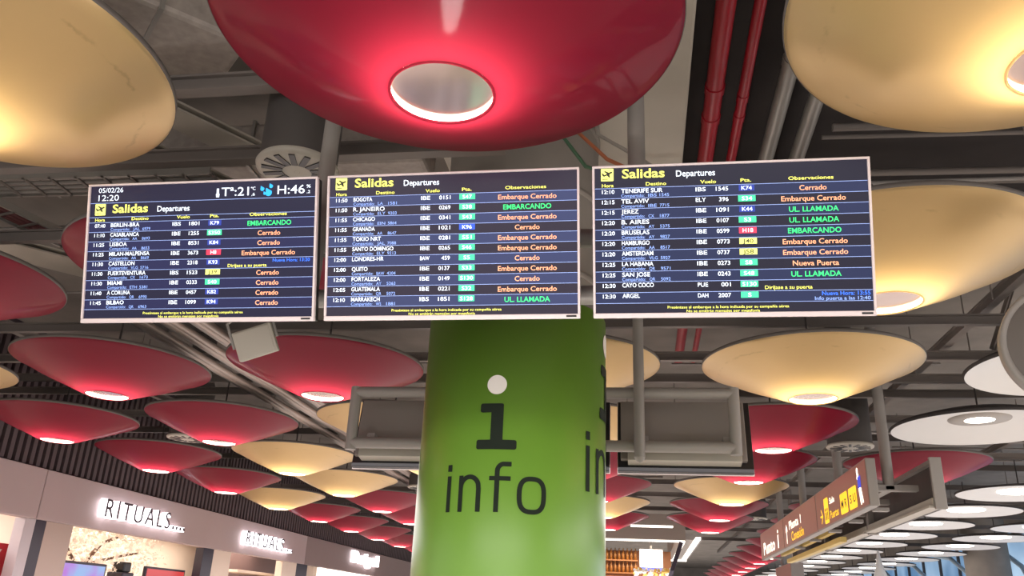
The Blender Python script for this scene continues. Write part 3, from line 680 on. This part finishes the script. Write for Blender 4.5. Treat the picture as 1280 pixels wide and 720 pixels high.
A = MB().add([(x+.30, -.008, .17), (x+.46, -.008, .17), (x+.46, -.008, .2), (x+.30, -.008, .2)], [(0, 1, 2, 3)]).add([(x+.38, -.008, .07), (x+.5, -.008, .185), (x+.38, -.008, .30), (x+.36, -.008, .28), (x+.45, -.008, .185), (x+.36, -.008, .09)], [(0, 1, 4, 5), (1, 2, 3, 4)])
A.build('arrow', M_SIGNY, r)
P = rrect(x+.62, .05, x+.92, .42, .03); MB().add([(p[0], -.008, p[1]) for p in P], [tuple(range(len(P)))]).build('lift_pictogram', M_SIGNY, r)
k = MB()
for q in range(3):
    P = [(x+.69+q*.08+.022*math.cos(2*PI*t/12), -.0095, .25+.026*math.sin(2*PI*t/12)) for t in range(12)]; k.add(P, [tuple(range(12))]); k.box((x+.672+q*.08, -.0095, .1), (x+.708+q*.08, -.009, .215))
k.build('lift_figures', M_SIGNK, r)
lett(r, 'Sala', .085, x+1.02, .30, M_SIGNW, .34); lett(r, 'Puertas', .11, x+1.02, .09, M_SIGNY, .56)
for q, tx in enumerate(('M R', 'S U')):
    x0 = x+1.72+q*.52; P = rrect(x0, .06, x0+.44, .34, .03); MB().add([(p[0], -.008, p[1]) for p in P], [tuple(range(len(P)))]).build('gate_square', M_SIGNY, r)
    V, F = text_flat(tx, .11, x0+.22, .14, 'C', .32, .015); MB().add([(p[0], -.0095, p[1]) for p in V], F).build('gate_letters', M_SIGNK, r)
fx = x+2.86
P = [(fx-.04+.045*math.cos(2*PI*t/14), -.008, .49+.045*math.sin(2*PI*t/14)) for t in range(14)]
fg = MB().add(P, [tuple(range(14))]).add([(fx-.10, -.008, .40), (fx-.02, -.008, .36), (fx+.02, -.008, .45), (fx-.06, -.008, .455)], [(0, 1, 2, 3)]); fg.build('figure_head', M_SIGNW, r)
MB().add([(fx-.07, -.0085, .27), (fx+.09, -.0085, .27), (fx+.10, -.0085, .42), (fx-.05, -.0085, .41)], [(0, 1, 2, 3)]).build('figure_torso', M_SIGNB, r)
MB().add([(fx-.05, -.008, .27), (fx+.05, -.008, .27), (fx+.05, -.008, .06), (fx+.0, -.008, .06)], [(0, 3, 2, 1)]).add([(fx+.0, -.008, .27), (fx+.08, -.008, .27), (fx+.15, -.008, .07), (fx+.10, -.008, .07)], [(0, 3, 2, 1)]).build('figure_legs', M_SIGNW, r)
r, w = signpanel(*bk[1], 'middle brown direction sign with white and yellow lettering'); x = -w/2
MB().add([(x+.35, -.008, .06), (x+.41, -.008, .06), (x+.41, -.008, .36), (x+.35, -.008, .36)], [(0, 1, 2, 3)]).add([(x+.24, -.008, .26), (x+.38, -.008, .42), (x+.52, -.008, .26), (x+.38, -.008, .34)], [(0, 3, 1), (3, 2, 1)]).build('arrow', M_SIGNW, r)
lett(r, 'Planta 1', .15, x+.7, .29, M_SIGNW, 1.25); lett(r, 'Conexi\u00f3n', .16, x+.9, .07, M_SIGNY, 1.25)
r, w = signpanel(*bk[2], 'farthest brown direction sign with big white lettering'); x = -w/2
lett(r, 'Punto', .26, x+.5, .08, M_SIGNW, 1.7); lett(r, 'i', .38, x+2.6, .08, M_SIGNW, .13)
for y0, y1, lab in ((11.0, 14.25, 'nearest grey sign back right of the brown signs'), (14.27, 17.6, 'middle grey sign back right of the brown signs'), (17.62, 21.4, 'farthest grey sign back right of the brown signs')):
    r = thing('rear_sign', lab, 'sign', (SXF, (y0+y1)/2, SZ0), (0, 0, -PI/2), 'grey backs of signs facing away')
    w = y1-y0; H_ = SZ1-SZ0
    MB().box((-w/2+.05, .05, 0), (w/2-.05, .1, H_), bev=.006).build('back_panel', M_DKSTEEL, r)
    MB().box((w/2-.05, -.04, -.02), (w/2, .10, H_+.02), bev=.006).build('end_cap', M_STEEL, r); MB().box((-w/2, -.04, -.02), (-w/2+.05, .10, H_+.02), bev=.006).build('end_cap', M_STEEL, r)
    MB().box((-w/2+.05, -.10, .0), (w/2-.05, .05, .03)).box((-w/2+.05, -.06, .03), (w/2-.05, .05, .12), bev=.01).build('bottom_channel', M_PAD, r)
    MB().box((-w/2+.05, -.02, H_-.05), (w/2-.05, .05, H_)).build('top_channel', M_STEEL, r)
r = thing('direction_sign', 'small far brown direction sign low at the bottom right of the hall', 'sign', (4.75, 30.6, 3.02), (0, 0, -PI/2), 'brown hanging direction signs')
MB().box((-1.6, .0, 0), (1.6, .4, .6), bev=.02).build('housing', M_STEEL, r); tag(MB().box((-1.56, -.01, .03), (1.56, 0, .57)).build('face', M_BROWN, r), 'brown sign face'); lett(r, 'Puertas', .2, -.6, .2, M_SIGNW)
for x in (-1.2, 1.2): MB().tube([(x, .2, .55), (x, .2, 3.28)], .07, 12).build('post', M_STEEL, r)

# ================================================================== SHOPS ON THE LEFT
FX = -11.0
def fascia(y0, y1, label, m):
    return tag(MB().box((FX-.22, y0, 2.95), (FX, y1, 3.85), bev=.012).build('shop_fascia', m), label, 'fascia', 'shop fascia panels')
fascia(6.0, 14.36, 'mauve grey fascia panel at the far left edge', M_FASC); fascia(14.38, 27.6, 'mauve grey fascia panel carrying both glowing cosmetics signs', M_FASC)
fascia(27.62, 48, 'darker brown fascia panel beyond the cosmetics shop', M_FASC2)
def letters(txt, y, z, cap, wid, label, glow=.024, face=True, depth=.13, dots=0, bold=-.008, track=.14):
    r = thing('shop_sign', label, 'sign', (FX+depth+.03, y, z), (0, 0, PI/2), 'glowing shop signs')
    V, F = text_solid(txt, cap, depth, bold+glow, wid, track=track)
    MB().add(V, F).build('glowing_letters', M_GLOWL, r)
    if face:
        V, F = text_solid(txt, cap, .012, bold+.004, wid*.985, track=track); tag(MB().add([(v[0]+wid*.01, v[1]-.014, v[2]) for v in V], F).build('letter_faces', M_LFACE, r), 'dark letter faces')
    if dots:
        for k in range(dots):
            x = wid+.10+k*.165
            MB().box((x, 0, 0), (x+.1, depth, .1)).build('glowing_dot', M_GLOWL, r); MB().box((x+.03, -.012, .02), (x+.1, 0, .09)).build('dot_face', M_LFACE, r)
    return r
letters('RITUALS', 16.1, 3.19, .36, 2.55, 'nearer glowing shop sign reading RITUALS with four dots', dots=4)
letters('RITUALS', 22.7, 3.19, .36, 2.65, 'farther glowing shop sign reading RITUALS with four dots', dots=4)
letters('Desigual', 32.1, 3.32, .42, 3.3, 'solid white glowing Desigual sign on the brown fascia', glow=.03, face=False, track=0.)
def post(y0, y1, m, label, x0=-11.32, x1=-11.1, z1=2.95, nm='shopfront_pillar', cat='pillar'):
    return tag(MB().box((x0, y0, 0), (x1, y1, z1), bev=.006).build(nm, m), label, cat)
post(14.22, 14.5, mat('pale_post', (186, 174, 178), .5), 'pale grey pillar at the far left of the shopfront')
post(14.5, 14.8, M_DKPOST, 'dark navy pillar beside the pale pillar at far left')
post(14.8, 15.6, M_BEIGE, 'wide beige panel left of the blossom display')
post(20.95, 21.5, M_DKPOST, 'dark navy pillar right of the red screen')
post(27.2, 28.15, M_DKPOST, 'dark navy pillar at the right end of the cosmetics shop')
post(26.05, 27.2, M_CREAM, 'cream pillar under the second glowing sign')
post(21.5, 22.5, M_CREAM, 'cream panel right of the second navy pillar')
# blossom display
rg = random.Random(11)
bt = thing('blossom_tree', 'pale flowering tree display inside the cosmetics shop window', 'tree', (-12.4, 17.6, 0))
br = MB()
br.tube([(0, 0, 0), (.05, .1, 1.2), (0, .3, 2.2), (.1, .8, 2.8), (.15, 1.9, 3.2)], [.09, .08, .06, .045, .025], 8)
br.tube([(0, .3, 2.2), (.1, -.6, 2.8), (.1, -1.6, 3.2)], [.05, .035, .02], 8); br.tube([(0, .4, 2.3), (.3, 1.2, 2.55), (.4, 2.0, 2.7)], [.04, .03, .02], 8)
br.build('branches', M_BARK, bt)
bl = MB()
for k in range(2600):
    y = rg.uniform(-2.3, 2.4); z = rg.uniform(2.2, 3.5); x = rg.uniform(-.5, .9)
    if y > .6 and z > 3.25-.25*(y-.6)+.25: continue
    c = Vector((x, y, z)); n_ = Vector((rg.uniform(-1, 1), rg.uniform(-1, 1), rg.uniform(-1, 1))).normalized(); a = n_.orthogonal().normalized(); b_ = n_.cross(a); s_ = rg.uniform(.03, .065)
    bl.add([c+(a*math.cos(t)+b_*math.sin(t))*s_*(1 if q % 2 else .55)+n_*.012*(q % 2) for q, t in enumerate([2*PI*w_/10 for w_ in range(10)])], [tuple(range(10))])
tag(bl.build('blossom', M_BLOSS, bt), 'pale cream blossom', kind='stuff')
def screen(label, y0, y1, z0, z1, x, m, nm='display_screen'):
    r = thing(nm, label, 'screen', (x, (y0+y1)/2, z0), (0, 0, PI/2)); w = y1-y0
    MB().box((-w/2, .0, 0), (w/2, .08, z1-z0), bev=.01).build('casing', M_DKPOST, r)
    MB().box((-w/2+.05, -.004, .05), (w/2-.05, .002, z1-z0-.05)).build('picture', m, r)
    MB().tube([(0, .05, 0), (0, .05, -z0)], .05, 10).build('stand', M_DKPOST, r); return r
mp = mat('purple_screen', (30, 20, 40), .3, emit=(196, 168, 240), estr=.9)
nt = mp.node_tree; b = nt.nodes['Principled BSDF']; tc = nt.nodes.new('ShaderNodeTexCoord'); nz = nt.nodes.new('ShaderNodeTexNoise'); nz.inputs['Scale'].default_value = 1.6; rp = nt.nodes.new('ShaderNodeValToRGB')
rp.color_ramp.elements[0].position = .35; rp.color_ramp.elements[1].position = .65; rp.color_ramp.elements[0].color = (*lin((150, 190, 240)), 1); rp.color_ramp.elements[1].color = (*lin((190, 110, 220)), 1)
nt.links.new(tc.outputs['Object'], nz.inputs['Vector']); nt.links.new(nz.outputs['Fac'], rp.inputs[0]); nt.links.new(rp.outputs[0], b.inputs['Emission Color'])
screen('purple and blue lit screen in front of the blossom display', 15.62, 17.2, 1.2, 2.31, -11.25, mp)
screen('red lit screen left of the second navy pillar', 19.05, 20.85, 1.3, 2.38, -11.45, mat('red_screen', (40, 10, 10), .3, emit=(225, 70, 70), estr=.9))
o = thing('perfume_display', 'dark slim display stand between the two lit screens', 'display stand', (-11.6, 18.3, 0))
MB().box((-.2, -.22, 0), (.2, .22, 2.2), bev=.03).build('stand', M_DKPOST, o); MB().box((-.15, -.15, 2.2), (.15, .15, 2.42), bev=.04).build('top_block', M_BLACK, o)
o = tag(MB().box((-11.57, 13.2, 1.2), (-11.53, 14.5, 2.5)).build('red_poster', mat('poster_red', (196, 36, 52), .5)), 'red poster hanging in the shop window at far left', 'poster')
V, F = text_flat('50%', .34, 0, 0, 'L', None, .01); k = MB().add([(.022, p[0]-.45, p[1]+.1) for p in V], F)
q = k.build('lettering', M_DOT, o); q.location = (-11.548, 14.02, 1.95)
m = MB().box((-15.2, 15.0, 0), (-11.75, 15.15, 3.6)).build('wall_window_backing', M_CREAM); struct(m)
o = thing('wall_shelf', 'beige wall shelf with lit edge under the second glowing sign', 'shelf', (-12.2, 26.3, 2.1))
MB().box((-.3, -1.6, .42), (.3, 1.3, .50), bev=.01).build('upper_board', M_CREAM, o); MB().box((-.3, -1.4, .12), (.3, 1.2, .2), bev=.01).build('lower_board', M_CREAM, o)
MB().box((-.3, -1.5, -2.1), (-.1, -1.35, .42)).build('side_panel', M_CREAM, o); MB().box((-.3, 1.1, -2.1), (-.1, 1.25, .42)).build('side_panel', M_CREAM, o)
m = MB().box((-13.0, 25.8, 0), (-12.8, 31.9, 3.6)).build('wall_left_niche', mat('dark_mauve', (112, 88, 86), .7)); struct(m)
m = MB().box((-13.0, 32.0, 0), (-12.8, 48, 3.6)).build('wall_left_white', mat('white_wall', (235, 228, 220), .6)); struct(m)
o = thing('hanging_drape', 'pale drape inside the bright shop below the white sign', 'curtain', (-12.3, 31.6, 3.3), (0, 0, 0))
P = [(0.07*math.sin(k*1.3), -.5+k*.06, 0) for k in range(18)]
k = MB().add([(p[0], p[1], z) for z in (-3.2, .0) for p in P], [(a, a+1, a+19, a+18) for a in range(17)], True); k.build('cloth', M_CREAM, o)
MB().tube([(0, -.6, .02), (0, .6, .02)], .03, 8).build('curtain_rail', M_STEEL, o)

# ================================================================== BAR AT THE END
BY = 26.0
o = thing('bar_canopy', 'grey bar canopy edged with white light strips at the hall end', 'canopy', (0, BY, 3.92))
MB().box((-3.2, 0, 0), (1.32, .3, .75), bev=.01).box((1.02, .3, 0), (1.32, 8, .75), bev=.01).build('bulkhead', mat('bulkhead_grey', (138, 126, 118), .6), o)
tag(MB().box((-3.2, -.03, -.05), (1.30, .06, .0)).build('light_strip', M_LED, o), 'white light strip')
tag(MB().box((1.20, .06, -.05), (1.30, 8.2, .0)).build('light_strip', M_LED, o), 'white light strip')
tag(MB().box((1.56, -.9, -.03), (1.70, 8.2, .03)).build('light_strip', M_LED, o), 'white light strip')
MB().box((1.32, 0, .03), (1.8, 8.4, .2)).build('outer_soffit', M_STEEL, o)
tag(MB().box((1.12, 8.1, -.05), (1.74, 8.35, 0)).build('light_strip', M_LED, o), 'white light strip')
o = thing('bar_shelving', 'warm lit bar shelving full of bottles right of the green column', 'shelf', (0, BY, 3.92))
for z in (2.6, 3.1, 3.5): MB().box((-2.6, 3.2, z-3.92), (-.1, 3.6, z-3.88)).build('shelf_board', M_WOOD, o)
MB().box((-3.2, 3.6, -3.92), (1.0, 3.7, -.06)).build('back_wall', mat('bar_back', (150, 96, 60), .5), o)
bot = None
for k, z in enumerate((2.64, 3.14, 3.54)):
    for q in range(9):
        x = -1.25+q*.135
        if bot is None:
            bot = thing('bottle', '', 'bottle'); MB().lathe([(.001, 0), (.045, 0), (.045, .2), (.016, .27), (.016, .34), (.001, .34)], 12).build('glass', M_BOTTLE, bot); MB().lathe([(.019, .33), (.019, .37), (.001, .37)], 10).build('cap', M_GOLD, bot); c = bot
        else: c = copy_tree(bot)
        c.location = (x, BY+3.35, z); c['label'] = 'amber bottle on the %s bar shelf right of the green column' % ('lowest', 'middle', 'top')[k]; c['group'] = 'amber bottles on the %s bar shelf' % ('lowest', 'middle', 'top')[k]; c['category'] = 'bottle'
o = thing('bar_screen', 'overexposed white and blue lit screen above the bar', 'screen', (.32, 27.2, 3.08))
MB().box((-.36, .0, 0), (.36, .08, .66), bev=.02).build('casing', M_WHITEB, o); MB().box((-.34, -.01, .13), (.34, 0, .64)).build('picture', mat('white_screen', (255, 255, 255), .5, emit=(250, 250, 255), estr=4), o)
MB().box((-.34, -.01, .03), (.34, 0, .13)).build('picture_band', mat('bluish_screen', (100, 120, 255), .5, emit=(120, 130, 250), estr=1.2), o); MB().tube([(0, .04, .6), (0, .04, 1.2)], .03, 8).build('suspension_rod', M_STEEL, o)
o = thing('flower_bouquet', 'white and yellow flower bouquet under the bright bar screen', 'flowers', (.3, 26.9, 2.3))
fl = [MB(), MB()]
for k in range(160):
    c = Vector((rg.uniform(-.5, .6), rg.uniform(-.3, .3), rg.uniform(.35, .85))); n_ = Vector((rg.uniform(-.5, .5), -1, rg.uniform(-.5, .5))).normalized(); a = n_.orthogonal().normalized(); b_ = n_.cross(a)
    fl[k % 3 == 0].add([c+(a*math.cos(2*PI*t/8)+b_*math.sin(2*PI*t/8))*.05 for t in range(8)], [tuple(range(8))])
tag(fl[0].build('white_flowers', M_DOT, o), kind='stuff'); tag(fl[1].build('yellow_flowers', mat('flower_yellow', (220, 180, 90), .6), o), kind='stuff')
MB().lathe([(.001, 0), (.12, 0), (.18, .4), (.16, .4), (.1, .02)], 20).build('vase', M_DKPOST, o)
MB().tube([(0, 0, 0), (0, 0, -2.3)], [.3, .3], 16).build('pedestal', M_DKPOST, o)
tag(MB().box((.0, 0, -3.1), (.12, .12, .95), Matrix.Translation((.80, 25.7, 2.98)) @ Matrix.Rotation(.35, 4, 'Y'), bev=.01).build('slanted_post', M_DKPOST), 'dark slanted post right of the bright bar screen', 'post')
tag(MB().box((-.25, 22.9, 3.97), (.85, 23.0, 4.02), bev=.008).build('linear_light', M_LED), 'short white linear lamp above the bar canopy', 'lamp')

# ================================================================== FAR RIGHT END
o = thing('concrete_column', 'broad concrete column at the bottom right among white dishes', 'column', (12.05, 32.8, 0))
MB().lathe([(.72, 0), (.72, 6.3)], 40).build('shaft', M_CONC, o); MB().lathe([(.8, 0), (.8, .3), (.72, .31)], 40).build('base', M_STEEL, o)
wn = MB().box((13.6, 16, .1), (13.66, 78, 5.3)).build('window_1', M_BLUEGL); struct(wn)
k = MB(); y = 16
while y <= 78: k.box((13.5, y-.06, 0), (13.6, y+.06, 5.4)); y += 2.4
for z in (.1, 2.6, 5.2): k.box((13.52, 16, z-.05), (13.6, 78, z+.05))
k.build('mullions', M_DKSTEEL, wn); k = MB()
for q in range(9):
    y = 22+q*5.2; k.tube([(13.4, y, 3.0), (13.3, y+.7, 4.0), (13.1, y+2.0, 4.7), (13.0, y+3.6, 4.9)], .09, 8)
k.build('glazing_struts', mat('pale_blue_strut', (170, 195, 215), .5), wn)
wn = MB().box((13.5, 16, 5.3), (13.7, 78, 6.3)).build('wall_right', M_CONC); struct(wn)
o = thing('floor_lamp', 'slim white cone lamp standing below the white dishes', 'lamp', (8.1, 31.5, 0))
MB().lathe([(.3, 0), (.3, .05), (.05, .06), (.05, 2.6)], 20).build('stand', M_WHITE, o); MB().lathe([(.40, 2.6), (.30, 3.2), (.13, 3.7), (.04, 4.2), (.001, 4.3)], 24).build('cone_shade', M_WHITE, o)
